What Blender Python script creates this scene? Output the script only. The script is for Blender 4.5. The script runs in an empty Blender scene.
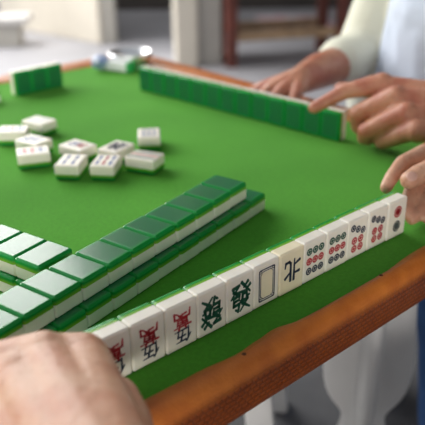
import bpy, bmesh, math, random
from mathutils import Vector, Matrix

# ------------------------------------------------------------------ scene setup
SC = bpy.context.scene
C = bpy.context.collection
Z0 = 0.75                       # the felt lies 0.75 m above the ground
W, H, D = 0.033, 0.044, 0.0209  # tile pitch, tile height, tile thickness
random.seed(7)
PI = math.pi

# ------------------------------------------------------------------ materials
def new_mat(name):
    m = bpy.data.materials.new(name); m.use_nodes = True
    nt = m.node_tree
    return m, nt, nt.nodes['Principled BSDF']

def node(nt, kind, **kw):
    n = nt.nodes.new(kind)
    for k, v in kw.items():
        if hasattr(n, k): setattr(n, k, v)
        else: n.inputs[k].default_value = v
    return n

def simple(name, col, rough=.5, noise=0.0, nscale=20, bump=0.0, bscale=60, sss=0, sssr=(.01, .006, .004), coat=0, spec=.5,
           metal=0, col2=None, sheen=0, trans=0):
    m, nt, b = new_mat(name)
    c4 = (*col, 1)
    b.inputs['Base Color'].default_value = c4
    b.inputs['Roughness'].default_value = rough
    b.inputs['Metallic'].default_value = metal
    b.inputs['Specular IOR Level'].default_value = spec
    b.inputs['Coat Weight'].default_value = coat
    b.inputs['Coat Roughness'].default_value = .06
    b.inputs['Sheen Weight'].default_value = sheen
    b.inputs['Transmission Weight'].default_value = trans
    if sss:
        b.inputs['Subsurface Weight'].default_value = sss
        b.inputs['Subsurface Radius'].default_value = sssr
        b.inputs['Subsurface Scale'].default_value = 1.0
    tc = node(nt, 'ShaderNodeTexCoord')
    if noise or col2:
        n = node(nt, 'ShaderNodeTexNoise'); n.inputs['Scale'].default_value = nscale; n.inputs['Detail'].default_value = 5
        nt.links.new(tc.outputs['Object'], n.inputs['Vector'])
        r = node(nt, 'ShaderNodeValToRGB')
        k = noise
        a = col2 if col2 else tuple(max(0, v * (1 - k)) for v in col)
        e = col if col2 else tuple(min(1, v * (1 + k)) for v in col)
        r.color_ramp.elements[0].color = (*a, 1); r.color_ramp.elements[1].color = (*e, 1)
        r.color_ramp.elements[0].position = .35; r.color_ramp.elements[1].position = .65
        nt.links.new(n.outputs['Fac'], r.inputs['Fac']); nt.links.new(r.outputs['Color'], b.inputs['Base Color'])
    if bump:
        n2 = node(nt, 'ShaderNodeTexNoise'); n2.inputs['Scale'].default_value = bscale; n2.inputs['Detail'].default_value = 6
        nt.links.new(tc.outputs['Object'], n2.inputs['Vector'])
        bp = node(nt, 'ShaderNodeBump'); bp.inputs['Strength'].default_value = bump; bp.inputs['Distance'].default_value = .01
        nt.links.new(n2.outputs['Fac'], bp.inputs['Height']); nt.links.new(bp.outputs['Normal'], b.inputs['Normal'])
    return m

M = {}
M['ivory'] = simple('ivory_resin', (.84, .79, .69), .34, sss=.25, sssr=(.006, .005, .0035), coat=.12, spec=.4, noise=.025, nscale=60)
M['ivory_yellow'] = simple('aged_ivory_resin', (.84, .75, .54), .34, sss=.25, sssr=(.006, .005, .0035), coat=.12, spec=.4, noise=.04, nscale=50)

def green_back_material():
    m, nt, b = new_mat('green_resin')
    tc = node(nt, 'ShaderNodeTexCoord')
    sep = node(nt, 'ShaderNodeSeparateXYZ')
    nt.links.new(tc.outputs['Object'], sep.inputs[0])
    mr = node(nt, 'ShaderNodeMapRange')
    mr.inputs['From Min'].default_value = D * .105; mr.inputs['From Max'].default_value = D * .50
    nt.links.new(sep.outputs['Y'], mr.inputs['Value'])
    r = node(nt, 'ShaderNodeValToRGB')
    r.color_ramp.elements[0].color = (.26, .50, .03, 1)
    r.color_ramp.elements[1].color = (.003, .265, .045, 1); r.color_ramp.elements[1].position = .55
    nt.links.new(mr.outputs['Result'], r.inputs['Fac'])
    # translucent edge glow put into the colour: lighter border, darker flat of the back
    ax = node(nt, 'ShaderNodeMath', operation='ABSOLUTE'); nt.links.new(sep.outputs['X'], ax.inputs[0])
    az = node(nt, 'ShaderNodeMath', operation='ABSOLUTE'); nt.links.new(sep.outputs['Z'], az.inputs[0])
    fx = node(nt, 'ShaderNodeMath', operation='DIVIDE'); fx.inputs[1].default_value = W * .495; nt.links.new(ax.outputs[0], fx.inputs[0])
    fz = node(nt, 'ShaderNodeMath', operation='DIVIDE'); fz.inputs[1].default_value = H * .5; nt.links.new(az.outputs[0], fz.inputs[0])
    mxm = node(nt, 'ShaderNodeMath', operation='MAXIMUM'); nt.links.new(fx.outputs[0], mxm.inputs[0]); nt.links.new(fz.outputs[0], mxm.inputs[1])
    mr2 = node(nt, 'ShaderNodeMapRange'); mr2.inputs['From Min'].default_value = .70; mr2.inputs['From Max'].default_value = .93
    nt.links.new(mxm.outputs[0], mr2.inputs['Value'])
    jd = node(nt, 'ShaderNodeMixRGB'); jd.inputs['Color1'].default_value = (.012, .150, .050, 1)
    nt.links.new(mr2.outputs['Result'], jd.inputs['Fac']); nt.links.new(r.outputs['Color'], jd.inputs['Color2'])
    nt.links.new(jd.outputs['Color'], b.inputs['Base Color'])
    b.inputs['Roughness'].default_value = .22
    b.inputs['Specular IOR Level'].default_value = .42
    b.inputs['Coat Weight'].default_value = .12; b.inputs['Coat Roughness'].default_value = .10
    b.inputs['Subsurface Weight'].default_value = .6
    b.inputs['Subsurface Radius'].default_value = (.0015, .006, .0015); b.inputs['Subsurface Scale'].default_value = 1
    # faint scuffing so reflections are not mirror-clean
    n = node(nt, 'ShaderNodeTexNoise'); n.inputs['Scale'].default_value = 220; n.inputs['Detail'].default_value = 4
    nt.links.new(tc.outputs['Object'], n.inputs['Vector'])
    bp = node(nt, 'ShaderNodeBump'); bp.inputs['Strength'].default_value = .04; bp.inputs['Distance'].default_value = .002
    nt.links.new(n.outputs['Fac'], bp.inputs['Height']); nt.links.new(bp.outputs['Normal'], b.inputs['Normal'])
    return m
M['green'] = green_back_material()
M['red_ink'] = simple('red_ink', (.46, .015, .03), .45)
M['navy_ink'] = simple('navy_ink', (.012, .022, .055), .45)
M['green_ink'] = simple('green_ink', (.004, .075, .045), .45)
M['blue_ink'] = simple('blue_ink', (.05, .12, .35), .45)
M['grey_ink'] = simple('grey_ink', (.06, .065, .075), .45)

def felt_material():
    m, nt, b = new_mat('green_felt')
    tc = node(nt, 'ShaderNodeTexCoord')
    n1 = node(nt, 'ShaderNodeTexNoise'); n1.inputs['Scale'].default_value = 6; n1.inputs['Detail'].default_value = 4
    n2 = node(nt, 'ShaderNodeTexNoise'); n2.inputs['Scale'].default_value = 260; n2.inputs['Detail'].default_value = 6
    for n in (n1, n2): nt.links.new(tc.outputs['Object'], n.inputs['Vector'])
    r = node(nt, 'ShaderNodeValToRGB')
    r.color_ramp.elements[0].color = (.044, .240, .013, 1); r.color_ramp.elements[0].position = .3
    r.color_ramp.elements[1].color = (.062, .300, .018, 1); r.color_ramp.elements[1].position = .7
    nt.links.new(n1.outputs['Fac'], r.inputs['Fac'])
    mx = node(nt, 'ShaderNodeMixRGB', blend_type='MULTIPLY'); mx.inputs['Fac'].default_value = .28
    r2 = node(nt, 'ShaderNodeValToRGB')
    r2.color_ramp.elements[0].color = (.5, .5, .5, 1); r2.color_ramp.elements[0].position = .36
    r2.color_ramp.elements[1].color = (1.15, 1.15, 1.1, 1); r2.color_ramp.elements[1].position = .66
    nt.links.new(n2.outputs['Fac'], r2.inputs['Fac'])
    nt.links.new(r.outputs['Color'], mx.inputs['Color1']); nt.links.new(r2.outputs['Color'], mx.inputs['Color2'])
    nt.links.new(mx.outputs['Color'], b.inputs['Base Color'])
    b.inputs['Roughness'].default_value = .95; b.inputs['Specular IOR Level'].default_value = .15
    b.inputs['Sheen Weight'].default_value = .25; b.inputs['Sheen Roughness'].default_value = .6
    b.inputs['Sheen Tint'].default_value = (.45, .9, .25, 1)
    bp = node(nt, 'ShaderNodeBump'); bp.inputs['Strength'].default_value = .35; bp.inputs['Distance'].default_value = .001
    nt.links.new(n2.outputs['Fac'], bp.inputs['Height']); nt.links.new(bp.outputs['Normal'], b.inputs['Normal'])
    return m
M['felt'] = felt_material()

def leather_material():
    m, nt, b = new_mat('brown_leatherette')
    tc = node(nt, 'ShaderNodeTexCoord')
    sep = node(nt, 'ShaderNodeSeparateXYZ'); nt.links.new(tc.outputs['Object'], sep.inputs[0])
    # basket-weave emboss on the outer band, finer grain on top
    bk = node(nt, 'ShaderNodeTexBrick'); bk.inputs['Scale'].default_value = 1
    mp = node(nt, 'ShaderNodeCombineXYZ')
    ad = node(nt, 'ShaderNodeMath', operation='ADD')
    nt.links.new(sep.outputs['X'], ad.inputs[0]); nt.links.new(sep.outputs['Y'], ad.inputs[1])
    nt.links.new(ad.outputs[0], mp.inputs['X']); nt.links.new(sep.outputs['Z'], mp.inputs['Y'])
    nt.links.new(mp.outputs[0], bk.inputs['Vector'])
    bk.inputs['Brick Width'].default_value = .0066; bk.inputs['Row Height'].default_value = .0046
    bk.inputs['Mortar Size'].default_value = .0013; bk.inputs['Mortar Smooth'].default_value = .6
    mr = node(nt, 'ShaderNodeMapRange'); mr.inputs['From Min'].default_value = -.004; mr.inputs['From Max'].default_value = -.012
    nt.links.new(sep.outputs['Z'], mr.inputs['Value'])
    vo = node(nt, 'ShaderNodeTexVoronoi'); vo.inputs['Scale'].default_value = 420
    nt.links.new(tc.outputs['Object'], vo.inputs['Vector'])
    no = node(nt, 'ShaderNodeTexNoise'); no.inputs['Scale'].default_value = 45; no.inputs['Detail'].default_value = 6
    nt.links.new(tc.outputs['Object'], no.inputs['Vector'])
    # height = mix(voronoi*.25, 1-brick, mask)
    inv = node(nt, 'ShaderNodeMath', operation='SUBTRACT'); inv.inputs[0].default_value = 1
    nt.links.new(bk.outputs['Fac'], inv.inputs[1])
    vm = node(nt, 'ShaderNodeMath', operation='MULTIPLY'); vm.inputs[1].default_value = .35
    nt.links.new(vo.outputs['Distance'], vm.inputs[0])
    mix = node(nt, 'ShaderNodeMixRGB'); nt.links.new(mr.outputs['Result'], mix.inputs['Fac'])
    nt.links.new(vm.outputs[0], mix.inputs['Color1']); nt.links.new(inv.outputs[0], mix.inputs['Color2'])
    bp = node(nt, 'ShaderNodeBump'); bp.inputs['Strength'].default_value = .5; bp.inputs['Distance'].default_value = .0014
    nt.links.new(mix.outputs['Color'], bp.inputs['Height']); nt.links.new(bp.outputs['Normal'], b.inputs['Normal'])
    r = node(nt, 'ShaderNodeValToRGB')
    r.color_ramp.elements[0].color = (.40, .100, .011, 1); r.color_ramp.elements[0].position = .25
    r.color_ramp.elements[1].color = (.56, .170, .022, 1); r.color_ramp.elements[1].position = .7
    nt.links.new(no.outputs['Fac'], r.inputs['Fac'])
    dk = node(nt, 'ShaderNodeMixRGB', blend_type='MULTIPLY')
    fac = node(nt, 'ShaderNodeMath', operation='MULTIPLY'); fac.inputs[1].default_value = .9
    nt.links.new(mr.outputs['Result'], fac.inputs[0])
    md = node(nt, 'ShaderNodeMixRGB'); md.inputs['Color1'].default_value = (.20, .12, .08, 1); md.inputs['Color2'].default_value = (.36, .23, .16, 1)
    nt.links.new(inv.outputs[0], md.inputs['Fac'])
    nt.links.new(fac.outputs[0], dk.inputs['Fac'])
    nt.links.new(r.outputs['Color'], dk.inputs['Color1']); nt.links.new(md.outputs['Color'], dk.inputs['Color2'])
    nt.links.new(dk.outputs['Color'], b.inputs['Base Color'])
    b.inputs['Roughness'].default_value = .42; b.inputs['Specular IOR Level'].default_value = .45
    return m
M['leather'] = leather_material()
M['tack'] = simple('dark_brass', (.10, .035, .012), .35, metal=.6)
M['board'] = simple('dark_table_board', (.09, .05, .03), .6, noise=.2, nscale=14)
M['white_plastic'] = simple('white_moulded_plastic', (.74, .73, .72), .35, noise=.04, nscale=9)

def skin_material(name, col, red, brow):
    m, nt, b = new_mat(name)
    tc = node(nt, 'ShaderNodeTexCoord')
    n1 = node(nt, 'ShaderNodeTexNoise'); n1.inputs['Scale'].default_value = 34; n1.inputs['Detail'].default_value = 5
    n2 = node(nt, 'ShaderNodeTexNoise'); n2.inputs['Scale'].default_value = 150; n2.inputs['Detail'].default_value = 3
    vo = node(nt, 'ShaderNodeTexVoronoi'); vo.inputs['Scale'].default_value = 620
    for n in (n1, n2, vo): nt.links.new(tc.outputs['Object'], n.inputs['Vector'])
    r = node(nt, 'ShaderNodeValToRGB')
    r.color_ramp.elements[0].color = (*red, 1); r.color_ramp.elements[0].position = .36
    r.color_ramp.elements[1].color = (*col, 1); r.color_ramp.elements[1].position = .60
    nt.links.new(n1.outputs['Fac'], r.inputs['Fac'])
    r2 = node(nt, 'ShaderNodeValToRGB')
    r2.color_ramp.elements[0].color = (*brow, 1); r2.color_ramp.elements[0].position = .28
    r2.color_ramp.elements[1].color = (1, 1, 1, 1); r2.color_ramp.elements[1].position = .40
    nt.links.new(n2.outputs['Fac'], r2.inputs['Fac'])
    mx = node(nt, 'ShaderNodeMixRGB', blend_type='MULTIPLY'); mx.inputs['Fac'].default_value = .5
    nt.links.new(r.outputs['Color'], mx.inputs['Color1']); nt.links.new(r2.outputs['Color'], mx.inputs['Color2'])
    nt.links.new(mx.outputs['Color'], b.inputs['Base Color'])
    # fine creases + broader tendon relief
    wv = node(nt, 'ShaderNodeTexNoise'); wv.inputs['Scale'].default_value = 75; wv.inputs['Detail'].default_value = 7; wv.inputs['Roughness'].default_value = .6
    nt.links.new(tc.outputs['Object'], wv.inputs['Vector'])
    b1 = node(nt, 'ShaderNodeBump'); b1.inputs['Strength'].default_value = .5; b1.inputs['Distance'].default_value = .0035
    nt.links.new(wv.outputs['Fac'], b1.inputs['Height'])
    b2 = node(nt, 'ShaderNodeBump'); b2.inputs['Strength'].default_value = .25; b2.inputs['Distance'].default_value = .0008
    nt.links.new(vo.outputs['Distance'], b2.inputs['Height']); nt.links.new(b1.outputs['Normal'], b2.inputs['Normal'])
    nt.links.new(b2.outputs['Normal'], b.inputs['Normal'])
    b.inputs['Roughness'].default_value = .42; b.inputs['Specular IOR Level'].default_value = .4
    b.inputs['Subsurface Weight'].default_value = .18
    b.inputs['Subsurface Radius'].default_value = (.008, .003, .0018); b.inputs['Subsurface Scale'].default_value = 1
    return m
M['skin_far'] = skin_material('tanned_skin', (.52, .235, .145), (.42, .140, .085), (.60, .46, .40))
M['skin_near'] = skin_material('pale_skin', (.58, .330, .220), (.50, .230, .145), (.62, .50, .42))
M['nail'] = simple('fingernail', (.62, .36, .28), .3, coat=.3)
M['undershirt'] = simple('blue_white_cotton', (.62, .68, .80), .9, bump=.5, bscale=9, noise=.03, nscale=6)
M['cream'] = simple('cream_cotton', (.76, .75, .62), .9, bump=.5, bscale=10, noise=.03, nscale=6)
M['blue'] = simple('blue_cotton', (.045, .125, .33), .9, bump=.4, bscale=14, noise=.1, nscale=8)
M['grey_cloth'] = simple('grey_cotton', (.2, .21, .23), .9, bump=.4, bscale=14, noise=.1, nscale=8)
M['hair'] = simple('grey_hair', (.18, .17, .16), .7, bump=.6, bscale=90)
M['eye'] = simple('eye_white', (.75, .72, .68), .2)
M['black'] = simple('black_rubber', (.02, .02, .022), .5)
M['cement'] = simple('pale_cement', (.37, .365, .39), .55, noise=.10, nscale=1.6, bump=.1, bscale=8)
M['under_table_shade'] = simple('under_table_shade', (.10, .10, .105), .7, noise=.25, nscale=5, bump=.2, bscale=25)
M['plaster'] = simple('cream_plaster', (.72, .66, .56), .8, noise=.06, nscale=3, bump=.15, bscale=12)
M['plaster_grey_shaded'] = simple('grey_shaded_plaster', (.44, .42, .38), .8, noise=.08, nscale=3, bump=.15, bscale=12)  # plaster with side-face shade put in; plain grey on the bench supports
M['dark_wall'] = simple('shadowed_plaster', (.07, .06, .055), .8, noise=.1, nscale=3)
M['stone'] = simple('pale_stone', (.66, .64, .62), .5, noise=.08, nscale=8)
M['red_wood'] = simple('red_brown_wood', (.17, .045, .03), .45, noise=.3, nscale=18)
M['tan_wood'] = simple('tan_wood', (.46, .30, .17), .55, noise=.2, nscale=18)
M['paper'] = simple('printed_paper', (.80, .78, .80), .7, col2=(.74, .40, .46), nscale=7)
M['screen_dark'] = simple('reflection_screen_dark', (.12, .11, .10), .9, noise=.1, nscale=2)
M['white_paper'] = simple('white_tissue', (.9, .9, .9), .8, bump=.4, bscale=90)
M['foil'] = simple('blue_silver_foil', (.75, .78, .85), .22, metal=.3, col2=(.12, .22, .55), nscale=60)
M['green_label'] = simple('green_label', (.02, .42, .10), .4)

M['steel'] = simple('polished_steel', (.92, .92, .93), .33, metal=.9)

# ------------------------------------------------------------------ object helpers
def link(name, mesh, mat=None, parent=None, smooth=True):
    o = bpy.data.objects.new(name, mesh); C.objects.link(o)
    if mat is not None:
        mesh.materials.clear(); mesh.materials.append(mat)
    if smooth:
        for p in mesh.polygons: p.use_smooth = True
    if parent is not None: o.parent = parent
    return o

def obj(name, bm, mat, parent=None, smooth=True):
    me = bpy.data.meshes.new(name); bm.normal_update(); bm.to_mesh(me); bm.free()
    return link(name, me, mat, parent, smooth)

def tag(o, label, cat, group=None):
    o['label'] = label; o['category'] = cat
    if group: o['group'] = group
    return o

def empty(name, loc=(0, 0, 0), rot=(0, 0, 0)):
    o = bpy.data.objects.new(name, None); C.objects.link(o)
    o.location = loc; o.rotation_euler = rot; o.empty_display_size = .02
    return o

def structure(o):
    o['kind'] = 'structure'; return o

def bm_box(bm, x0, x1, y0, y1, z0, z1, bev=0, seg=2):
    r = bmesh.ops.create_cube(bm, size=1)
    vs = r['verts']
    for v in vs:
        v.co = Vector((x0 + (v.co.x + .5) * (x1 - x0), y0 + (v.co.y + .5) * (y1 - y0), z0 + (v.co.z + .5) * (z1 - z0)))
    if bev:
        es = list({e for v in vs for e in v.link_edges})
        bmesh.ops.bevel(bm, geom=es, offset=bev, segments=seg, profile=.5, affect='EDGES')
    return vs

def box_obj(name, dims, mat, parent=None, bev=0, seg=2):
    bm = bmesh.new(); bm_box(bm, *dims, bev=bev, seg=seg)
    o = obj(name, bm, mat, parent, smooth=False)
    return o

def bar(bm, p, q, r1, r2=None, n=10):
    """tapered round bar from p to q"""
    p, q = Vector(p), Vector(q); r2 = r1 if r2 is None else r2
    d = (q - p); L = d.length
    if L < 1e-7: return
    rot = d.to_track_quat('Z', 'Y').to_matrix().to_4x4()
    bmesh.ops.create_cone(bm, cap_ends=True, segments=n, radius1=r1, radius2=r2, depth=L,
                          matrix=Matrix.Translation((p + q) / 2) @ rot)

def ball(bm, c, r, u=16, v=10, scale=(1, 1, 1), rot=None):
    mtx = Matrix.Translation(Vector(c)) @ (rot if rot is not None else Matrix.Identity(4)) @ Matrix.Diagonal((*[r * s for s in scale], 1))
    bmesh.ops.create_uvsphere(bm, u_segments=u, v_segments=v, radius=1, matrix=mtx)

def tube(bm, pts):
    """chain of round cones; pts are (x, y, z, r)"""
    for a in pts: ball(bm, a[:3], a[3])
    for a, b in zip(pts, pts[1:]): bar(bm, a[:3], b[:3], a[3], b[3], 16)

def remeshed(name, bm, voxel, smooth_it=4, factor=.5):
    """one continuous surface grown over everything in bm"""
    me = bpy.data.meshes.new(name + '_raw'); bm.to_mesh(me); bm.free()
    t = bpy.data.objects.new(name + '_raw', me); C.objects.link(t)
    r = t.modifiers.new('r', 'REMESH'); r.mode = 'VOXEL'; r.voxel_size = voxel
    if smooth_it:
        s = t.modifiers.new('s', 'SMOOTH'); s.iterations = smooth_it; s.factor = factor
    dg = bpy.context.evaluated_depsgraph_get(); dg.update()
    out = bpy.data.meshes.new_from_object(t.evaluated_get(dg)); out.name = name
    bpy.data.objects.remove(t); bpy.data.meshes.remove(me)
    return out

def shift(pts, dz=Z0):
    return [(p[0], p[1], p[2] + dz, p[3]) for p in pts]

# ------------------------------------------------------------------ ground and surroundings
def noise_grid(name, x0, x1, y0, y1, nx, ny, z, mat, amp=0):
    bm = bmesh.new()
    rows = []
    for j in range(ny + 1):
        rows.append([bm.verts.new((x0 + (x1 - x0) * i / nx, y0 + (y1 - y0) * j / ny, z)) for i in range(nx + 1)])
    for j in range(ny):
        for i in range(nx):
            bm.faces.new((rows[j][i], rows[j][i + 1], rows[j + 1][i + 1], rows[j + 1][i]))
    return bm

structure(obj('floor', noise_grid('floor', -6, 9, -4, 11, 4, 4, 0, None), M['cement'], smooth=False))

structure(box_obj('floor', (-1.6, 1.45, -1.6, 1.75, .0, .004), M['under_table_shade']))  # thin dark slab: shade under the table put into its colour
# a direction frame facing down the length of the porch
U = Vector((.749, -.662, 0)); V = Vector((.662, .749, 0))   # across / away
def place_frame(o, p, ang=math.atan2(-.662, .749)):
    o.location = (p[0], p[1], 0); o.rotation_euler = (0, 0, ang); return o

# pillar between the two openings (two visible sides, plinth)
pl = structure(box_obj('wall_pillar', (.03, .175, 0, .36, 0, 2.75), M['plaster'], bev=.012))
pl.location = (2.575, 3.234, 0); pl.rotation_euler = (0, 0, math.atan2(-.662, .749) + .10)
pf = structure(box_obj('shaded_side_1', (.1755, .335, .03, .36, 0, 2.75), M['plaster_grey_shaded'], bev=.012))  # pillar's shaded side, its shade put into the grey
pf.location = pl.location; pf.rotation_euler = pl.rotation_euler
# cream wall stub on the far left with its return, shade put into the grey plaster
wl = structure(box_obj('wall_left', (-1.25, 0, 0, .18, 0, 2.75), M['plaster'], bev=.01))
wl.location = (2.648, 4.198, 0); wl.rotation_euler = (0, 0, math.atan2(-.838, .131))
wr = structure(box_obj('shaded_side_2', (-.128, .0, .03, .18, 0, 2.75), M['plaster_grey_shaded'], bev=.01))
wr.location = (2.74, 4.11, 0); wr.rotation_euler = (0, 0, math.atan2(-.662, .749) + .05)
# dim back wall seen through the gap, and the wall closing the right side
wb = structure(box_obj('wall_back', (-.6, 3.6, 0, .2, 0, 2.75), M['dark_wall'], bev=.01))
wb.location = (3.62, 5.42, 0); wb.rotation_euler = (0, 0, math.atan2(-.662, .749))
# unseen overhead slab added to darken the reflections on the tile backs
rf = structure(box_obj('reflection_screen', (1.75, 9, -4, 3.4, 2.75, 2.85), M['screen_dark']))

# stone bench against the left wall
bench = empty('stone_bench', (2.00, 4.78, 0), (0, 0, math.atan2(-.662, .749) + .05))
tag(bench, 'low pale stone bench against the cream wall at the far left', 'bench')
box_obj('seat_slab', (-.9, .36, -.12, .12, .17, .225), M['stone'], bench, bev=.015)
box_obj('support_block', (-.8, -.62, -.09, .09, .0, .17), M['plaster_grey_shaded'], bench, bev=.01)
box_obj('support_block', (.10, .28, -.09, .09, .0, .17), M['plaster_grey_shaded'], bench, bev=.01)

# red-brown wooden bench behind the seated player
wbn = empty('wooden_bench', (2.87, 2.98, 0), (0, 0, math.atan2(-.36, .68)))
tag(wbn, 'red-brown wooden bench with a tan stretcher behind the seated player', 'bench')
for (x, y) in ((0, 0), (.76, 0), (0, .34), (.76, .34)):
    bm = bmesh.new(); bm_box(bm, x - .036, x + .036, y - .03, y + .03, 0, .50, bev=.006)
    obj('leg', bm, M['red_wood'], wbn, smooth=False)
box_obj('stretcher', (.036, .724, -.018, .018, .165, .225), M['tan_wood'], wbn, bev=.005)
box_obj('stretcher', (.036, .724, .322, .358, .165, .225), M['tan_wood'], wbn, bev=.005)
box_obj('seat', (-.08, .84, -.08, .42, .50, .545), M['red_wood'], wbn, bev=.008)

# sheet of printed paper lying on the ground behind the bench
bm = noise_grid('paper', 0, .62, 0, .85, 16, 16, 0, None)
for v in bm.verts:
    v.co.z = .012 + .010 * math.sin(v.co.x * 9) * math.cos(v.co.y * 7)
pp = obj('paper_sheet', bm, M['paper'])
sol = pp.modifiers.new('t', 'SOLIDIFY'); sol.thickness = .002
pp.location = (3.75, 3.55, 0); pp.rotation_euler = (0, 0, -.7)
tag(pp, 'pink and white printed paper sheet lying on the ground beyond the wooden bench', 'paper')

# ------------------------------------------------------------------ the table
X0, X1, Y0, Y1 = -.285, .643, -.035, .915
table = empty('mahjong_table', ((X0 + X1) / 2, (Y0 + Y1) / 2, 0))
tag(table, 'square mahjong table with green felt top, brown padded rim and white moulded legs', 'table')
tinv = Vector((-(X0 + X1) / 2, -(Y0 + Y1) / 2, 0))
def on_table(o):
    o.parent = table; o.location = tinv; return o

NX = 110
bm = noise_grid('felt', X0 - .005, X1 + .005, Y0 - .005, Y1 + .005, NX, NX, Z0, None)
for v in bm.verts:
    x, y = v.co.x, v.co.y
    v.co.z -= .0004 * (1 + math.sin(31 * x + 14 * y) * math.cos(23 * y - 11 * x))
felt = on_table(obj('felt_cloth', bm, M['felt']))
on_table(box_obj('table_board', (X0 - .012, X1 + .012, Y0 - .012, Y1 + .012, Z0 - .036, Z0 - .003), M['board']))

# padded rim: a profile swept round the four sides
PROF = [(-.010, -.0035), (-.004, .0012), (.001, .0036), (.006, .0048), (.011, .0050), (.0155, .0040), (.0195, .0010), (.0230, -.0050),
        (.0250, -.012), (.0258, -.022), (.0258, -.034), (.0240, -.0405), (.019, -.043), (.006, -.043), (-.010, -.040)]
NS = 120
NEAR = [(-.285, -.035), (-.0146, -.0335), (.0378, -.0352), (.0807, -.0391), (.1038, -.0368), (.1277, -.0345), (.1648, -.0446), (.21, -.0440), (.2574, -.0423), (.3489, -.0357), (.45, -.039), (.672, -.035)]
def rim_wave(s, side):
    if side == 0:
        x = X0 + (X1 - X0) * s
        for (xa, ya), (xb, yb) in zip(NEAR, NEAR[1:]):
            if xa <= x <= xb:
                t = (x - xa) / (xb - xa); t = t * t * (3 - 2 * t)
                return -(ya + (yb - ya) * t) + Y0 + .003
    return .0015 * math.sin(s * 31 + side * 2) + .001 * math.sin(s * 57 + side)
bm = bmesh.new(); loops = []
cor = lambda o: [(X0 - o, Y0 - o), (X1 + o * 2.2, Y0 - o), (X1 + o * 2.2, Y1 + o * 2.2), (X0 - o, Y1 + o * 2.2)]
nrm = [(0, -1), (1, 0), (0, 1), (-1, 0)]
for k, (o, z) in enumerate(PROF):
    ring = []
    cs = cor(o)
    for sd in range(4):
        a, b = Vector(cs[sd]), Vector(cs[(sd + 1) % 4])
        for i in range(NS):
            t = i / NS
            p = a.lerp(b, t)
            env = math.sin(PI * t) ** .5 if t > 0 else 0
            w = rim_wave(t, sd) * env * (1.0 if k <= 1 else .8 if k == 2 else .15 if k == 3 else 0)
            ring.append(bm.verts.new((p.x + nrm[sd][0] * w, p.y + nrm[sd][1] * w, Z0 + z)))
    loops.append(ring)
n = 4 * NS
for a, b in zip(loops, loops[1:]):
    for i in range(n): bm.faces.new((a[i], a[(i + 1) % n], b[(i + 1) % n], b[i]))
a, b = loops[-1], loops[0]
for i in range(n): bm.faces.new((a[i], a[(i + 1) % n], b[(i + 1) % n], b[i]))
bmesh.ops.recalc_face_normals(bm, faces=bm.faces)
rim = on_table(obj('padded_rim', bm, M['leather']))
# leather texture uses object space with z measured from the felt: bake that offset into the object
for v in rim.data.vertices: v.co.z -= Z0
rim.location = (tinv.x, tinv.y, Z0)
for (x, y) in ((.0772, -.0450), (.2618, -.0437)):
    bm = bmesh.new(); ball(bm, (x, y, .0047), .0021, scale=(1, 1, .45))
    obj('upholstery_tack', bm, M['tack'], rim)

def pedestal_leg():
    """white moulded leg: a slim shaft flanked by four swelling fins that pinch in and spread again as feet"""
    prof = [(-.040, .032, .046), (-.10, .027, .036), (-.16, .025, .034), (-.22, .025, .038), (-.28, .025, .043), (-.33, .025, .044),
            (-.365, .025, .039), (-.39, .024, .026), (-.405, .024, .012), (-.42, .024, .009), (-.44, .025, .014), (-.50, .027, .026), (-.60, .028, .046), (-.70, .030, .074), (-.748, .032, .088)]
    bm = bmesh.new(); rows = []; nn = 64
    for z, r0, A in prof:
        row = []
        for i in range(nn):
            a = 2 * PI * i / nn
            lobe = max(0.0, abs(math.cos(2 * (a - .72) )) ) if True else 0
            f = max(0.0, math.cos(4 * (a - .72)) * .5 + .5) ** 1.6
            r = r0 + A * f
            row.append(bm.verts.new((r * math.cos(a), r * math.sin(a), Z0 + z)))
        rows.append(row)
    for a, b in zip(rows, rows[1:]):
        for i in range(nn): bm.faces.new((a[i], a[(i + 1) % nn], b[(i + 1) % nn], b[i]))
    bm.faces.new(rows[0]); bm.faces.new(rows[-1][::-1])
    bmesh.ops.recalc_face_normals(bm, faces=bm.faces)
    me = bpy.data.meshes.new('leg'); bm.to_mesh(me); bm.free()
    return me
leg_me = pedestal_leg()
for i, (x, y) in enumerate(((.50, .12), (.50, .78), (-.12, .78), (-.12, .12))):
    o = link('leg', leg_me, M['white_plastic'] if i == 0 else None, table)
    if i: pass
    o.location = (x + tinv.x, y + tinv.y, 0)
    ss = o.modifiers.new('s', 'SUBSURF'); ss.levels = 1; ss.render_levels = 1

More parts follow.
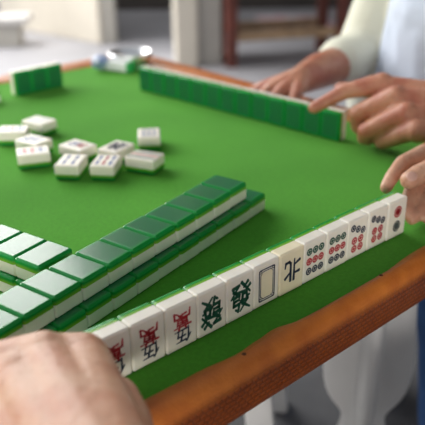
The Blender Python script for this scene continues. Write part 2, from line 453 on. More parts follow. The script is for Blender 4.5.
# ------------------------------------------------------------------ mahjong tiles
TW = W * .990
SPLIT = D * .105      # where ivory meets green (local y)
def tile_halves():
    def rounded(bev):
        bm = bmesh.new()
        bm_box(bm, -TW / 2, TW / 2, -D / 2, D / 2, -H / 2, H / 2, bev=bev, seg=3)
        return bm
    b1 = rounded(.0020)
    r = bmesh.ops.bisect_plane(b1, geom=b1.verts[:] + b1.edges[:] + b1.faces[:], plane_co=(0, SPLIT, 0), plane_no=(0, 1, 0), clear_outer=True)
    bmesh.ops.edgenet_fill(b1, edges=[e for e in r['geom_cut'] if isinstance(e, bmesh.types.BMEdge)])
    b2 = rounded(.0030)
    r = bmesh.ops.bisect_plane(b2, geom=b2.verts[:] + b2.edges[:] + b2.faces[:], plane_co=(0, SPLIT, 0), plane_no=(0, 1, 0), clear_inner=True)
    bmesh.ops.edgenet_fill(b2, edges=[e for e in r['geom_cut'] if isinstance(e, bmesh.types.BMEdge)])
    out = []
    for nm, b in (('ivory_body', b1), ('green_back', b2)):
        bmesh.ops.recalc_face_normals(b, faces=b.faces)
        me = bpy.data.meshes.new(nm); b.to_mesh(me); b.free()
        for p in me.polygons: p.use_smooth = True
        best = {}
        for p in me.polygons:
            if abs(p.normal.y) > .99 and abs(p.center.y - SPLIT) < 1e-5: continue      # hidden cut face
            for v in p.vertices:
                if v not in best or best[v][0] < p.area: best[v] = (p.area, p.normal.copy())
        me.normals_split_custom_set_from_vertices([best[i][1] if i in best else Vector((0, 1, 0)) for i in range(len(me.vertices))])
        out.append(me)
    return out
BODY_ME, BACK_ME = tile_halves()
BODY_ME.materials.append(M['ivory']); BACK_ME.materials.append(M['green'])
BODY_Y = BODY_ME.copy(); BODY_Y.materials.clear(); BODY_Y.materials.append(M['ivory_yellow'])

FY = -D / 2 - .00012
def ink(polys, mat, name):
    """polys: list of (verts2d, faces)"""
    bm = bmesh.new()
    for vs, fs in polys:
        vv = [bm.verts.new((u, FY, v)) for u, v in vs]
        for f in fs:
            try: bm.faces.new([vv[i] for i in f])
            except ValueError: pass
    bmesh.ops.recalc_face_normals(bm, faces=bm.faces)
    for f in bm.faces:
        if f.normal.y > 0: f.normal_flip()
    me = bpy.data.meshes.new(name); bm.to_mesh(me); bm.free(); me.materials.append(mat)
    return me

def ring2(cx, cz, ro, ri, n=24):
    vs = [(cx + r * math.cos(2 * PI * i / n), cz + r * math.sin(2 * PI * i / n)) for r in (ro, ri) for i in range(n)]
    return vs, [(i, (i + 1) % n, n + (i + 1) % n, n + i) for i in range(n)]
def disc2(cx, cz, r, n=20):
    return [(cx + r * math.cos(2 * PI * i / n), cz + r * math.sin(2 * PI * i / n)) for i in range(n)], [tuple(range(n))]
def rect2(x0, x1, z0, z1):
    return [(x0, z0), (x1, z0), (x1, z1), (x0, z1)], [(0, 1, 2, 3)]
def frame2(hx, hz, t, ch=0):
    def ring(a, b, c): return [(-a + c, -b), (a - c, -b), (a, -b + c), (a, b - c), (a - c, b), (-a + c, b), (-a, b - c), (-a, -b + c)]
    return ring(hx, hz, ch) + ring(hx - t, hz - t, ch), [(i, (i + 1) % 8, 8 + (i + 1) % 8, 8 + i) for i in range(8)]
def coin(cx, cz, r):
    out = [ring2(cx, cz, r, r * .60), disc2(cx, cz, r * .40)]
    for k in range(6):
        a = k * PI / 3
        out.append(([(cx + r * .62 * math.cos(a - .16), cz + r * .62 * math.sin(a - .16)), (cx + r * .62 * math.cos(a + .16), cz + r * .62 * math.sin(a + .16)),
                     (cx + r * .38 * math.cos(a + .2), cz + r * .38 * math.sin(a + .2)), (cx + r * .38 * math.cos(a - .2), cz + r * .38 * math.sin(a - .2))], [(0, 1, 2, 3)]))
    return out

def stroke(pts, w):
    """brush stroke along pts (unit box -50..50), thick at the start, tapering to the end"""
    out = []
    for k in range(len(pts) - 1):
        a, b = Vector(pts[k]), Vector(pts[k + 1]); d = b - a
        if d.length < 1e-6: continue
        d.normalize(); n = Vector((-d.y, d.x))
        wa = w * (1.12 if k == 0 else .95); wb = w * (.62 if k == len(pts) - 2 else .95)
        a2 = a - d * w * .35; b2 = b + d * w * (.35 if k < len(pts) - 2 else .2)
        q = [a2 + n * wa / 2, a2 - d * w * .2, a2 - n * wa / 2, b2 - n * wb / 2, b2 + d * w * .2, b2 + n * wb / 2]
        out.append(([(p.x, p.y) for p in q], [(0, 1, 2, 3, 4, 5)]))
    return out
STROKES = {
 'wan': [[(-44, 36), (44, 40)], [(-18, 52), (-14, 28)], [(20, 54), (12, 28)], [(-26, 24), (-24, -2)], [(-26, 24), (26, 26), (24, -2)], [(-22, 12), (22, 13)],
         [(-24, -1), (24, 0)], [(0, 26), (0, -32)], [(-38, -12), (-42, -50)], [(-38, -12), (40, -10), (42, -46), (28, -40)], [(-20, -32), (16, -24)], [(10, -18), (24, -36)]],
 'wu': [[(-20, 50), (-46, 6)], [(-32, 24), (-33, -50)], [(-12, 38), (44, 42)], [(16, 38), (2, -34)], [(-10, 4), (36, 8), (30, -34)], [(-22, -40), (52, -36)]],
 'fa': [[(-40, 40), (-8, 44), (-48, 4)], [(-36, 28), (-22, 18)], [(6, 52), (50, 8)], [(38, 48), (18, 32)], [(50, 34), (30, 20)], [(-36, 4), (-6, 8), (-8, -10)],
        [(-34, -10), (-8, -8)], [(-34, -10), (-36, -26), (-6, -24), (-12, -50), (-26, -42)], [(12, 8), (10, -8), (0, -16)], [(12, 8), (32, 10), (34, -6), (46, -4)],
        [(2, -18), (38, -16), (0, -52)], [(10, -26), (48, -50)], [(-22, 18), (22, 18)]],
 'bei': [[(-12, 48), (-14, -48)], [(-46, 16), (-14, 18)], [(-48, -36), (-12, -22)], [(10, 48), (10, -34), (20, -44), (42, -42), (46, -22)], [(44, 30), (10, 6)]],
}
SW = {'wan': 11, 'wu': 13, 'fa': 13, 'bei': 14}

def glyph(ch, cx, cz, sx, sz, flip=False):
    s = -1 if flip else 1
    out = []
    for st in STROKES[ch]:
        for vs, fs in stroke(st, SW[ch]):
            out.append(([(cx + s * x * sx / 100, cz + s * y * sz / 100) for x, y in vs], fs))
    return out

FACE = {}
FACE['five_character'] = [ink([*glyph('wan', .0005, .0062, .0195, .0170, True)], M['red_ink'], 'red_character'),
                          ink([*glyph('wu', .0012, -.0090, .0165, .0135, True)], M['navy_ink'], 'navy_character')]
FACE['dragon_flipped'] = [ink([*glyph('fa', .000, -.001, .0225, .027, True)], M['green_ink'], 'green_character')]
FACE['dragon'] = [ink([*glyph('fa', .000, .000, .0225, .027)], M['green_ink'], 'green_character')]
FACE['white'] = [ink([frame2(.0103, .0166, .0012, .0012), frame2(.0083, .0144, .0008, .0030),
                      *[ring2(sx * .0082, sz * .0144, .0018, .0009, 12) for sx in (-1, 1) for sz in (-1, 1)]], M['navy_ink'], 'navy_frame'),
                 ink([rect2(-.0072, .0072, -.0132, .0132)], M['ivory_yellow'], 'yellowed_panel')]
FACE['north'] = [ink([*glyph('bei', .000, .0015, .0205, .022, True)], M['navy_ink'], 'navy_character')]
row = lambda z: [q for u in (-.0086, 0, .0086) for q in coin(u, z, .0040)]
FACE['nine'] = [ink(row(.0110), M['green_ink'], 'green_dots'), ink(row(.0005), M['red_ink'], 'red_dots'), ink(row(-.0100), M['navy_ink'], 'navy_dots')]
FACE['seven'] = [ink([q for u, z in ((-.0080, .0128), (0, .0098), (.0080, .0068)) for q in coin(u, z, .0039)], M['navy_ink'], 'navy_dots'),
                 ink([q for u, z in ((-.0050, -.0020), (.0050, -.0020), (-.0050, -.0110), (.0050, -.0110)) for q in coin(u, z, .0043)], M['red_ink'], 'red_dots')]
FACE['two'] = [ink([ring2(0, .0085, .0066, .0048), ring2(0, .0085, .0040, .0), disc2(0, .0085, .0042)], M['red_ink'], 'red_dot'),
               ink([ring2(0, -.0085, .0064, .0046), disc2(0, -.0085, .0042)], M['grey_ink'], 'grey_dot')]
def sticks(rows, mat, name):
    return ink([rect2(u - .0016, u + .0016, z - .0050, z + .0050) for u, z in rows] + [disc2(u, z + s * .0052, .0021, 10) for u, z in rows for s in (-1, 1)], mat, name)
FACE['bamboo_blue'] = [sticks([(-.006, .009), (.006, .009), (-.006, -.009), (.006, -.009)], M['blue_ink'], 'blue_bamboo_sticks')]
FACE['bamboo_red'] = [sticks([(-.009, .009), (.009, .009), (-.009, -.009), (.009, -.009)], M['blue_ink'], 'blue_bamboo_sticks'),
                      sticks([(0, .009), (0, -.009)], M['red_ink'], 'red_bamboo_sticks')]
FACE['bamboo_dark'] = [sticks([(u, z) for u in (-.009, .009) for z in (.013, 0, -.013)], M['green_ink'], 'green_bamboo_sticks'),
                       sticks([(0, z) for z in (.013, 0, -.013)], M['red_ink'], 'red_bamboo_sticks')]
FACE['dark_glyph'] = [ink([*glyph('fa', 0, 0, .022, .026)], M['navy_ink'], 'dark_character')]
FACE['blue_red_glyph'] = [ink([*glyph('wu', 0, .006, .017, .015)], M['blue_ink'], 'blue_character'), ink([*glyph('wan', 0, -.008, .016, .014)], M['red_ink'], 'red_character')]
FACE['blue_glyph'] = [ink([*glyph('wu', 0, .002, .02, .024)], M['blue_ink'], 'blue_character')]
FACE['pale_blue'] = [ink([q for u in (-.006, .006) for z in (.010, 0, -.010) for q in [ring2(u, z, .0036, .002)]], M['blue_ink'], 'blue_dots')]
FACE['red_blue_dots'] = [ink([q for z in (.011, .001) for q in [disc2(-.005, z, .0036), disc2(.005, z, .0036)]], M['red_ink'], 'red_dots'),
                         ink([disc2(-.005, -.010, .0036), disc2(.005, -.010, .0036)], M['blue_ink'], 'blue_dots')]
FACE['blue_frame'] = [ink([frame2(.009, .014, .0016, .002), rect2(-.004, .004, -.001, .001), rect2(-.004, .004, .006, .008), rect2(-.004, .004, -.008, -.006)], M['blue_ink'], 'blue_frame')]

def part(name, me, parent):
    o = bpy.data.objects.new(name, me); C.objects.link(o); o.parent = parent
    return o

def tile(center, mode, rz, label, group, face=None, yellow=False):
    """mode: stand | down (green up) | up (face up)"""
    rx = {'stand': 0, 'down': PI / 2, 'up': -PI / 2}[mode]
    t = empty('mahjong_tile', (center[0], center[1], center[2] + Z0), (rx, 0, rz))
    tag(t, label, 'mahjong tile', group)
    part('ivory_body', BODY_Y if yellow else BODY_ME, t)
    part('green_back', BACK_ME, t)
    for me in FACE.get(face, ()):
        part(me.name.split('.')[0], me, t)
    return t

LIFT = .0003
# the standing hand in front of the near player
hand = [(-2, 'five_character', 'standing ivory tile at the hand-held end of the near row, mostly covered by the fist', 0),
        (-1, 'five_character', 'standing tile whose red and navy characters are half hidden by the near fist', 0),
        (0, 'five_character', 'standing tile with red and navy characters, fully visible and closest to the near fist', 0),
        (1, 'five_character', 'standing tile with red and navy characters, directly beside the first green character tile', 0),
        (2, 'dragon_flipped', 'standing tile with upside-down green character, beside the red and navy character tile', 0),
        (3, 'dragon', 'standing tile with upright green character, beside the tile with the empty navy frame', 0),
        (4, 'white', 'standing tile bearing only an empty navy rectangular frame', 0),
        (5, 'north', 'standing yellowed tile with a single navy character', 1),
        (6, 'nine', 'standing tile with nine dots, next to the yellowed navy character tile', 0),
        (7, 'nine', 'standing tile with nine dots, next to the seven dot tiles', 0),
        (8, 'seven', 'standing tile with seven dots, next to the nine dot tiles', 0),
        (9, 'seven', 'standing tile with seven dots, next to the two dot tile', 0),
        (10, 'two', 'standing tile with one red and one grey dot, held by thumb and finger', 0)]
for i, face, lab, yl in hand:
    jy = random.uniform(-.0007, .0007)
    tile(((i + .5) * W, D / 2 + jy, H / 2 + LIFT), 'stand', random.uniform(-.008, .008), lab, 'row of standing tiles facing the near player', face, bool(yl))

ORD = ['first', 'second', 'third', 'fourth', 'fifth', 'sixth', 'seventh', 'eighth', 'ninth', 'tenth', 'eleventh', 'twelfth', 'thirteenth', 'fourteenth']
# the long double wall
th = .2378; u = Vector((-math.cos(th), -math.sin(th))); nn_ = Vector((-math.sin(th), math.cos(th)))
A = Vector((.2675, .1481))
for layer in (0, 1):
    off = -.8145 if layer == 0 else 0
    for k in range(12):
        c = A + u * ((k + .5 + off) * W) + nn_ * (H / 2 - (.0086 if layer == 0 else 0) + random.uniform(-.0005, .0005))
        lab = ('green-backed tile in the %s layer of the long wall, %s from its free end'
               % ('lower' if layer == 0 else 'upper', ORD[k]))
        tile((c.x, c.y, D * (layer + .5) + LIFT * (layer + 1)), 'down', th + random.uniform(-.008, .008), lab,
             'tiles of the long double wall')
# the second double wall meeting it on the left
t2 = .2586; a2 = Vector((math.cos(t2), math.sin(t2))); b2 = Vector((-math.sin(t2), math.cos(t2))); P2 = Vector((-.0051, .1331))
for layer in (0, 1):
    for k in range(4):
        c = P2 + a2 * (H / 2 - (.003 if layer == 0 else 0)) + b2 * ((k + .5) * W)
        lab = ('green-backed tile in the %s layer of the short wall, %s from the long wall'
               % ('lower' if layer == 0 else 'upper', ORD[k]))
        tile((c.x, c.y, D * (layer + .5) + LIFT * (layer + 1)), 'down', t2 - PI / 2 + random.uniform(-.01, .01), lab,
             'tiles of the short double wall')
# the row in front of the seated player
S, E = Vector((.4994, .678)), Vector((.5418, .2373))
dv = (E - S).normalized(); nv = Vector((-dv.y, dv.x)); step = (E - S).length / 13
for k in range(13):
    c = S + dv * ((k + .5) * step) + nv * (D / 2 + random.uniform(-.0006, .0006))
    lab = 'standing green-backed tile in the cream-shirted player\'s row, %s from his pointing hand' % ORD[12 - k]
    tile((c.x, c.y, H / 2 + LIFT), 'stand', math.atan2(-dv.y, -dv.x) + random.uniform(-.006, .006), lab, 'row of standing tiles in front of the cream-shirted player')
# three standing tiles across the table
for k in range(3):
    c = Vector((.3105 + (k + .5) * .0330, .797 + D / 2 + .0008 * k))
    lab = ['standing green-backed tile across the table whose ivory end shows', 'middle one of the three standing green-backed tiles across the table',
           'standing green-backed tile across the table, on the foil and ashtray side of its trio'][k]
    tile((c.x, c.y, H / 2 + LIFT), 'stand', PI + .04, lab, 'trio of standing tiles across the table')
c = Vector((.2560, .806))
tile((c.x, c.y, D / 2 + LIFT), 'down', .06, 'face-down green tile lying apart on the felt beside the far trio of tiles', 'loose tile by the far trio')

# discarded tiles lying face up; p = near-left corner of the top face, ang = direction of the near edge
loose = [((.1625, .5710), -38.9, True, 'red_blue_dots', 'face-up discarded tile cut by the picture edge, outermost of the discards'),
         ((.2184, .5990), -74.5, True, 'pale_blue', 'face-up discarded tile farthest back in the left cluster, with pale blue marks'),
         ((.1680, .5235), -76.0, True, 'blue_glyph', 'face-up discarded tile with blue character, tucked behind the red and blue dotted one'),
         ((.1390, .4590), -24.8, True, 'red_blue_dots', 'face-up discarded tile with red and blue dots, in front of the blue character tile'),
         ((.1579, .3952), -48.7, False, 'bamboo_blue', 'face-up discarded tile with four blue sticks, at the front of the discards'),
         ((.2029, .4615), -78.0, True, 'blue_red_glyph', 'face-up discarded tile with blue and red characters, behind the blue stick tile'),
         ((.1906, .3621), -48.7, False, 'bamboo_red', 'face-up discarded tile with blue and red sticks, at the front of the discards'),
         ((.2334, .4096), -72.0, False, 'dark_glyph', 'face-up discarded tile with one dark character, behind the blue and red stick tile'),
         ((.3012, .4083), -36.4, False, 'blue_frame', 'face-up discarded tile with blue frame, standing off alone from the others'),
         ((.2427, .3581), -65.6, True, 'bamboo_dark', 'face-up discarded tile with dark green and red sticks, nearest the long wall')]
for (px, py), ang, longedge, face, lab in loose:
    e = Vector((math.cos(math.radians(ang)), math.sin(math.radians(ang)))); f = Vector((-e.y, e.x))
    le, lf = (H, TW) if longedge else (TW, H)
    c = Vector((px, py)) + e * le / 2 + f * lf / 2
    rz = math.radians(ang) + (PI / 2 if longedge else 0)
    tile((c.x, c.y, D / 2 + LIFT), 'up', rz, lab, 'face-up discarded tiles on the felt', face)

# ------------------------------------------------------------------ ashtray corner
ash = empty('metal_ashtray', (.603, .852, Z0 + .0006))
tag(ash, 'shiny metal ashtray on the felt at the far table corner', 'ashtray')
bm = bmesh.new(); prof = [(0, 0), (.036, 0), (.042, .004), (.047, .026), (.046, .029), (.043, .029), (.039, .012), (.036, .007), (0, .006)]
nseg = 40; rows = []
for r, z in prof:
    if r == 0: rows.append([bm.verts.new((0, 0, z))])
    else: rows.append([bm.verts.new((r * math.cos(2 * PI * i / nseg), r * math.sin(2 * PI * i / nseg), z)) for i in range(nseg)])
for a, b in zip(rows, rows[1:]):
    for i in range(nseg):
        j = (i + 1) % nseg
        if len(a) == 1: bm.faces.new((a[0], b[i], b[j]))
        elif len(b) == 1: bm.faces.new((a[i], a[j], b[0]))
        else: bm.faces.new((a[i], a[j], b[j], b[i]))
bmesh.ops.recalc_face_normals(bm, faces=bm.faces)
obj('bowl', bm, M['steel'], ash)
def crumple(r, sc, seed):
    rnd = random.Random(seed); bm = bmesh.new()
    bmesh.ops.create_icosphere(bm, subdivisions=3, radius=r)
    dirs = [Vector((rnd.uniform(-1, 1), rnd.uniform(-1, 1), rnd.uniform(-1, 1))).normalized() for _ in range(22)]
    for v in bm.verts:
        d = v.co.normalized(); k = min(.70 + .35 * abs(rnd.gauss(0, .05)) + .0, 1)
        m_ = max(d.dot(q) for q in dirs)
        v.co = Vector((v.co.x * sc[0], v.co.y * sc[1], v.co.z * sc[2])) * (.75 + .35 * (m_ - .6) / .4)
    zmin = min(v.co.z for v in bm.verts)
    for v in bm.verts: v.co.z -= zmin
    return bm
packet = obj('foil_wrapper', crumple(.017, (1.1, .9, .9), 3), M['foil'], smooth=False)
packet.location = (.533, .858, Z0 + .0005)
tag(packet, 'crumpled blue and silver foil wrapper beside the shiny ashtray', 'wrapper')
# small white packet with a green band lying in front of the ashtray
pk = empty('tissue_packet', (.560, .826, Z0 + .0006), (0, 0, -1.25))
tag(pk, 'small white packet with green edge lying in front of the shiny ashtray', 'packet')
box_obj('wrap', (-.030, .023, -.0125, .0125, 0, .021), M['white_paper'], pk, bev=.004)
box_obj('green_band', (.0225, .0305, -.0127, .0127, 0, .0212), M['green_label'], pk, bev=.003)

# ------------------------------------------------------------------ people
def capsule_set(chains):
    bm = bmesh.new()
    for c in chains: tube(bm, c)
    return bm

def add_head(bm, c, fwd):
    """skull, jaw, nose, ears, brow on a neck; fwd is a horizontal unit vector"""
    c = Vector(c); f = Vector((fwd[0], fwd[1], 0)).normalized(); s = Vector((-f.y, f.x, 0))
    rot = Matrix(((f.x, s.x, 0, 0), (f.y, s.y, 0, 0), (0, 0, 1, 0), (0, 0, 0, 1)))
    ball(bm, c + Vector((0, 0, .03)), 1, scale=(.098, .078, .095), rot=rot)
    ball(bm, c + f * .025 + Vector((0, 0, -.035)), 1, scale=(.068, .060, .078), rot=rot)
    bar(bm, c + f * .088 + Vector((0, 0, .02)), c + f * .108 + Vector((0, 0, -.020)), .009, .015)
    ball(bm, c + f * .104 + Vector((0, 0, -.021)), .013)
    for k in (-1, 1):
        ball(bm, c + s * (.079 * k) + Vector((0, 0, -.002)), 1, scale=(.018, .009, .032), rot=rot)
        ball(bm, c + f * .080 + s * (.033 * k) + Vector((0, 0, .030)), 1, scale=(.012, .024, .009), rot=rot)
    ball(bm, c + f * .088 + Vector((0, 0, -.060)), 1, scale=(.010, .025, .009), rot=rot)
    return f, s, rot

def head_extras(c, f, s, rot, root):
    c = Vector(c)
    for k in (-1, 1):
        bm = bmesh.new(); ball(bm, c + f * .080 + s * (.033 * k) + Vector((0, 0, .008)), .0125)
        e = obj('eye', bm, M['eye'], root)
        bm = bmesh.new(); ball(bm, c + f * .0905 + s * (.033 * k) + Vector((0, 0, .008)), .0045)
        obj('iris', bm, M['black'], e)
    bm = bmesh.new(); ball(bm, c - f * .012 + Vector((0, 0, .048)), 1, u=32, v=20, scale=(.097, .084, .088), rot=rot)
    obj('hair', bm, M['hair'], root)

def nail(name, at, along, up_, L, Wd, root, mat=None):
    al = Vector(along).normalized(); up2 = Vector(up_); up2 = (up2 - al * up2.dot(al)).normalized(); sd = al.cross(up2)
    bm = bmesh.new()
    rot = Matrix(((al.x, sd.x, up2.x, 0), (al.y, sd.y, up2.y, 0), (al.z, sd.z, up2.z, 0), (0, 0, 0, 1)))
    ball(bm, Vector(at), 1, scale=(L, Wd, .0018), rot=rot)
    return obj(name, bm, mat or M['nail'], root)

def person(name, label, chains, balls, head, fwd, skin, voxel, cloth):
    bm = capsule_set(chains)
    for c, r, sc in balls: ball(bm, c, r, scale=sc)
    f, s, rot = add_head(bm, head, fwd)
    me = remeshed(name, bm, voxel, 5, .5)
    o = link(name, me, skin)
    tag(o, label, 'person')
    head_extras(head, f, s, rot, o)
    for nm, ch, mat, vx in cloth:
        bm = capsule_set(ch)
        link(nm, remeshed(nm, bm, vx, 6, .5), mat, o)
    return o

# --- the player in cream shirt, seated beyond the right side of the table
P2_L = [  # left hand reaching the end of its row (fingers: knuckle, middle joint, end joint, tip)
    [(.5780, .1950, .0900, .0160), (.5470, .2370, .0760, .0115), (.5280, .2520, .0630, .0100), (.5130, .2640, .0530, .0088)],
    [(.5630, .1610, .0800, .0165), (.5410, .2080, .0510, .0122), (.5500, .2110, .0290, .0102), (.5620, .2085, .0170, .0092)],
    [(.5520, .1340, .0660, .0158), (.5310, .1830, .0340, .0118), (.5420, .1930, .0180, .0100), (.5550, .1950, .0120, .0090)],
    [(.5450, .1110, .0500, .0145), (.5450, .1630, .0205, .0120), (.5570, .1740, .0110, .0090), (.5670, .1770, .0100, .0082)],
]
wr2 = (.635, .080, .070, .027)
palm2 = [[wr2, (.5780, .1950, .0850, .0170)], [wr2, (.5630, .1610, .0750, .0175)], [(.640, .075, .062, .025), (.5520, .1340, .0610, .0170)],
         [(.645, .070, .054, .023), (.5450, .1110, .0470, .0155)], [(.60, .14, .060, .020), (.59, .17, .058, .020)],
         # thumb, on the far side of the row
         [(.630, .115, .064, .020), (.622, .205, .066, .0150), (.612, .260, .063, .0115), (.606, .292, .059, .0095)]]
armL2 = [[(.635, .080, .068, .027), (.72, .030, .070, .035), (.84, -.02, .062, .042), (.90, .02, .15, .046), (.955, .09, .28, .058)]]
# right hand resting on the far rim
R2 = (.650, .415, .040, .024)
handR2 = [[R2, (.598, .408, .030, .0135), (.572, .404, .022, .0092), (.566, .402, .012, .008)],
          [R2, (.598, .428, .032, .0140), (.570, .428, .024, .0096), (.561, .428, .012, .0082)],
          [R2, (.600, .447, .030, .0130), (.575, .452, .022, .0092), (.566, .454, .011, .008)],
          [R2, (.606, .464, .026, .0115), (.585, .472, .018, .0082), (.578, .475, .010, .0072)],
          [R2, (.622, .392, .036, .013), (.598, .378, .026, .0098), (.580, .370, .016, .0085)]]
armR2 = [[R2, (.720, .433, .041, .032), (.895, .468, .035, .040), (.925, .445, .15, .045), (.965, .455, .28, .058)]]
torso2 = [[(1.03, .275, -.185, .115), (1.00, .275, -.05, .130), (.97, .275, .12, .130), (.965, .275, .24, .115)],
          [(.955, .09, .28, .062), (.965, .275, .30, .085), (.965, .455, .28, .060)],
          [(.965, .275, .28, .065), (.935, .275, .42, .055)],
          [(1.02, .38, -.21, .085), (.78, .44, -.20, .070), (.82, .44, -.45, .055), (.895, .44, -.69, .04)],
          [(1.02, .19, -.21, .085), (.79, .16, -.20, .070), (.83, .145, -.45, .055), (.85, .14, -.69, .04)],
          [(.895, .44, -.70, .036), (.885, .45, -.722, .026)], [(.85, .14, -.70, .036), (.77, .11, -.722, .026)]]
ch2 = [shift(c) for c in P2_L + palm2 + armL2 + handR2 + armR2 + torso2]
shirt2 = [shift(c) for c in ([[(1.03, .285, -.14, .150), (.985, .290, -.02, .150), (.975, .310, .12, .140), (.975, .315, .25, .120)],
          [(.955, .09, .285, .075), (.975, .275, .30, .095), (.970, .455, .285, .072)],
          [(.970, .455, .28, .070), (.932, .447, .15, .060), (.897, .467, .042, .056), (.850, .458, .038, .052), (.805, .451, .041, .047)],
          [(.94, .39, .13, .055), (.895, .435, -.02, .055), (.91, .435, -.12, .055)],
          [(.955, .09, .28, .075), (.915, .04, .19, .068), (.90, .01, .14, .064)]])]
under2 = [shift(c) for c in [[(1.00, .265, -.10, .150), (.952, .265, .02, .150), (.932, .268, .14, .140), (.945, .275, .24, .110)],
                              [(.93, .22, .10, .12), (.93, .17, .10, .10)], [(.945, .325, .15, .105), (.925, .330, -.02, .112)]]]
trous2 = [shift(c) for c in [[(1.03, .37, -.195, .105), (.78, .44, -.195, .085), (.82, .44, -.45, .075), (.885, .44, -.66, .060)],
                              [(1.03, .19, -.195, .105), (.79, .16, -.195, .085), (.83, .145, -.45, .075), (.85, .14, -.66, .066)],
                              [(1.03, .22, -.18, .12), (1.03, .34, -.18, .12)]]]
shoe2 = lambda x, y: shift([(x + .02, y, -.712, .036), (x - .10, y, -.718, .030)])
p2 = person('person', 'seated player in cream open shirt over bluish-white undershirt, fingers on row of green-backed tiles', ch2, [],
            (.925, .275, Z0 + .53), (-1, 0.1), M['skin_far'], .0026,
            [('shirt', shirt2, M['cream'], .006), ('undershirt', under2, M['undershirt'], .006), ('trousers', trous2, M['blue'], .006)])
nail('fingernail', (.5170, .2640, Z0 + .0618), (-.7, .45, -.35), (0, 0, 1), .0060, .0045, p2)

# --- the near player, whose two hands hold the ends of the near row
P1_L = [
    [(-.054, -.026, .056, .0180), (-.076, .000, .058, .0130), (-.086, .018, .036, .0105), (-.081, .024, .016, .0092)],
    [(-.076, -.012, .060, .0185), (-.098, .014, .055, .0128), (-.102, .030, .034, .0105), (-.095, .034, .015, .0090)],
    [(-.099, -.016, .057, .0175), (-.120, .006, .050, .0120), (-.122, .022, .032, .0098), (-.115, .028, .014, .0086)],
    [(-.119, -.030, .048, .0150), (-.138, -.010, .040, .0105), (-.140, .004, .024, .0088), (-.133, .010, .011, .0078)],
]
wl1 = (-.112, -.150, .066, .032)
palm1 = [[wl1, (-.054, -.026, .054, .0190)], [wl1, (-.076, -.012, .057, .0195)], [(-.116, -.150, .064, .031), (-.099, -.016, .054, .0185)],
         [(-.122, -.150, .060, .029), (-.119, -.030, .046, .0165)],
         [(-.100, -.130, .052, .027), (-.063, -.080, .038, .0215), (-.046, -.050, .030, .0170), (-.045, -.027, .023, .0125), (-.050, -.0135, .018, .0100)],
         [(-.085, -.085, .054, .027), (-.080, -.055, .052, .023)]]
armL1 = [[(-.114, -.155, .062, .031), (-.118, -.24, .050, .040), (-.120, -.36, .010, .046), (-.06, -.44, .12, .050), (.035, -.50, .26, .060)]]
P1_R = [
    [(.4680, .0480, .052, .0130), (.4230, .0490, .052, .0096), (.3920, .0415, .045, .0084), (.3745, .0360, .039, .0072)],
    [(.4680, .0290, .044, .0130), (.4270, .0320, .032, .0098), (.3960, .0200, .022, .0086), (.3755, .0120, .018, .0076)],
    [(.4640, .0110, .034, .0125), (.4280, .0120, .020, .0094), (.4000, .0050, .0125, .0082), (.3800, .0020, .0105, .0074)],
    [(.4600, -.0080, .026, .0115), (.4300, -.0080, .0125, .0084), (.4100, -.0090, .0095, .0074), (.3950, -.0100, .0090, .0068)],
]
wr1 = (.515, -.030, .050, .026)
palm1r = [[wr1, (.4680, .0480, .050, .0140)], [wr1, (.4680, .0290, .042, .0145)], [wr1, (.4640, .0110, .034, .0135)], [wr1, (.4600, -.0080, .027, .0125)],
          [(.497, -.020, .056, .020), (.455, .000, .058, .0165), (.418, .0095, .056, .0130), (.398, .0130, .0540, .0118), (.3850, .0150, .0515, .0102)]]
armR1 = [[wr1, (.52, -.12, .052, .034), (.51, -.27, .020, .045), (.46, -.39, .13, .050), (.405, -.50, .26, .060)]]
torso1 = [[(.22, -.55, -.185, .115), (.22, -.54, -.05, .13), (.22, -.53, .12, .13), (.22, -.52, .22, .115)],
          [(.035, -.50, .26, .062), (.22, -.52, .28, .085), (.405, -.50, .26, .062)],
          [(.22, -.52, .28, .06), (.22, -.49, .40, .055)],
          [(.13, -.55, -.21, .085), (.09, -.24, -.20, .07), (.10, -.22, -.45, .055), (.10, -.25, -.69, .04)],
          [(.31, -.55, -.21, .085), (.35, -.24, -.20, .07), (.34, -.22, -.45, .055), (.34, -.25, -.69, .04)],
          [(.10, -.25, -.70, .036), (.09, -.15, -.722, .026)], [(.34, -.25, -.70, .036), (.35, -.15, -.722, .026)]]
P1_L, palm1 = [[[(p[0] - .0025, p[1], p[2] + .002, p[3]) for p in c] for c in q] for q in (P1_L, palm1)]
ch1 = [shift(c) for c in P1_L + palm1 + armL1 + P1_R + palm1r + armR1 + torso1]
shirt1 = [shift(c) for c in [[(.22, -.55, -.15, .15), (.22, -.54, -.05, .148), (.22, -.53, .12, .146), (.22, -.52, .24, .125)],
          [(.035, -.50, .265, .075), (.22, -.52, .285, .095), (.405, -.50, .265, .075)],
          [(.035, -.50, .265, .075), (-.03, -.465, .17, .066)], [(.405, -.50, .265, .075), (.445, -.43, .17, .066)]]]
trous1 = [shift(c) for c in [[(.13, -.55, -.195, .105), (.09, -.24, -.195, .085), (.10, -.22, -.45, .075), (.10, -.245, -.66, .066)],
          [(.31, -.55, -.195, .105), (.35, -.24, -.195, .085), (.34, -.22, -.45, .075), (.34, -.245, -.66, .066)]]]
p1 = person('person', 'near player, only the two hands seen, holding both ends of the face-showing row of tiles', ch1, [],
            (.22, -.475, Z0 + .50), (0, 1), M['skin_near'], .0026,
            [('shirt', shirt1, M['grey_cloth'], .006), ('trousers', trous1, M['grey_cloth'], .006)])
nail('thumbnail', (.3815, .0095, Z0 + .0585), (-.95, .10, -.30), (-.40, -.50, .75), .0072, .0060, p1)

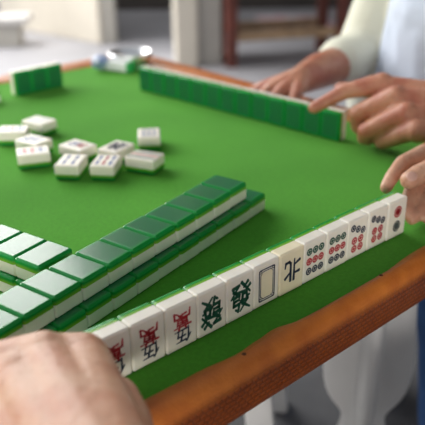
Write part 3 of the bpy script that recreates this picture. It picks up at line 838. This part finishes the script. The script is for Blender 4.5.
# ------------------------------------------------------------------ stools
def stool(loc, rz, label):
    s = empty('plastic_stool', loc, (0, 0, rz)); tag(s, label, 'stool')
    bm = bmesh.new(); bm_box(bm, -.15, .15, -.15, .15, .415, .445, bev=.012, seg=3); obj('seat', bm, M['white_plastic'], s, smooth=False)
    for sx in (-1, 1):
        for sy in (-1, 1):
            bm = bmesh.new()
            rows = []
            for z, off, hw in ((.416, .120, .026), (.22, .140, .024), (0, .165, .022)):
                rows.append([bm.verts.new((sx * off + a * hw, sy * off + b * hw, z)) for a, b in ((-1, -1), (1, -1), (1, 1), (-1, 1))])
            for a, b in zip(rows, rows[1:]):
                for i in range(4): bm.faces.new((a[i], a[(i + 1) % 4], b[(i + 1) % 4], b[i]))
            bm.faces.new(rows[0]); bm.faces.new(rows[-1][::-1])
            bmesh.ops.recalc_face_normals(bm, faces=bm.faces)
            bmesh.ops.bevel(bm, geom=bm.edges[:], offset=.005, segments=2, affect='EDGES')
            obj('leg', bm, M['white_plastic'], s, smooth=False)
    for k in (-1, 1):
        box_obj('brace', (-.125, .125, k * .128 - .008, k * .128 + .008, .19, .225), M['white_plastic'], s, bev=.004)
    return s
stool((.47, .50, 0), .72, 'white moulded plastic stool pushed under the table, one leg peeping below the rim')
stool((1.115, .275, 0), 0, 'white moulded plastic stool under the player in the cream shirt')
stool((.22, -.57, 0), 0, 'white moulded plastic stool under the near player')

# ------------------------------------------------------------------ camera
R = ((0.7492430, -0.6621975, -0.0113747), (0.2896641, 0.3121988, 0.9047799), (0.5955918, 0.6811949, -0.4257276))
cam = bpy.data.cameras.new('camera'); co = bpy.data.objects.new('camera', cam); C.objects.link(co)
mw = Matrix(((R[0][0], R[1][0], -R[2][0], -.24633), (R[0][1], R[1][1], -R[2][1], -.37861), (R[0][2], R[1][2], -R[2][2], .35008 + Z0), (0, 0, 0, 1)))
co.matrix_world = mw
cam.sensor_width = 36; cam.sensor_fit = 'HORIZONTAL'; cam.lens = 701.39 / 425 * 36
cam.clip_start = .02; cam.clip_end = 60
cam.dof.use_dof = True; cam.dof.focus_distance = .64; cam.dof.aperture_fstop = 5.6; cam.dof.aperture_blades = 0
SC.camera = co

# ------------------------------------------------------------------ light
wd = bpy.data.worlds.new('world'); SC.world = wd; wd.use_nodes = True
nt = wd.node_tree; bg = nt.nodes['Background']
tc = node(nt, 'ShaderNodeTexCoord'); sep = node(nt, 'ShaderNodeSeparateXYZ'); nt.links.new(tc.outputs['Generated'], sep.inputs[0])
rp = node(nt, 'ShaderNodeValToRGB')
rp.color_ramp.elements[0].position = .0; rp.color_ramp.elements[0].color = (.80, .80, .82, 1)
rp.color_ramp.elements[1].position = .6; rp.color_ramp.elements[1].color = (.85, .92, 1.0, 1)
nt.links.new(sep.outputs['Z'], rp.inputs['Fac']); nt.links.new(rp.outputs['Color'], bg.inputs['Color'])
bg.inputs['Strength'].default_value = .27

def area(name, loc, target, size, power, col=(1, 1, 1)):
    l = bpy.data.lights.new(name, 'AREA'); l.shape = 'RECTANGLE'; l.size = size[0]; l.size_y = size[1]; l.energy = power; l.color = col
    o = bpy.data.objects.new(name, l); C.objects.link(o); o.location = loc
    d = Vector(target) - Vector(loc); o.rotation_euler = d.to_track_quat('-Z', 'Y').to_euler()
    return o
area('daylight_opening', (-.35, 5.0, 3.1), (.2, .3, .75), (6.1, 3.0), 340, (1, .99, .96))
area('fill_behind', (-1.5, -2.0, 1.00), (.2, .1, .78), (1.8, .6), 58, (1, .96, .90))  # added low fill that brightens the upright tile faces
area('fill_background', (1.6, 3.6, 2.7), (2.2, 5.0, 0), (1.6, 1.6), 16, (1, .98, .96))  # added fill that brightens the far wall and floor

SC.view_settings.view_transform = 'Standard'
SC.view_settings.look = 'None'
SC.view_settings.exposure = .48
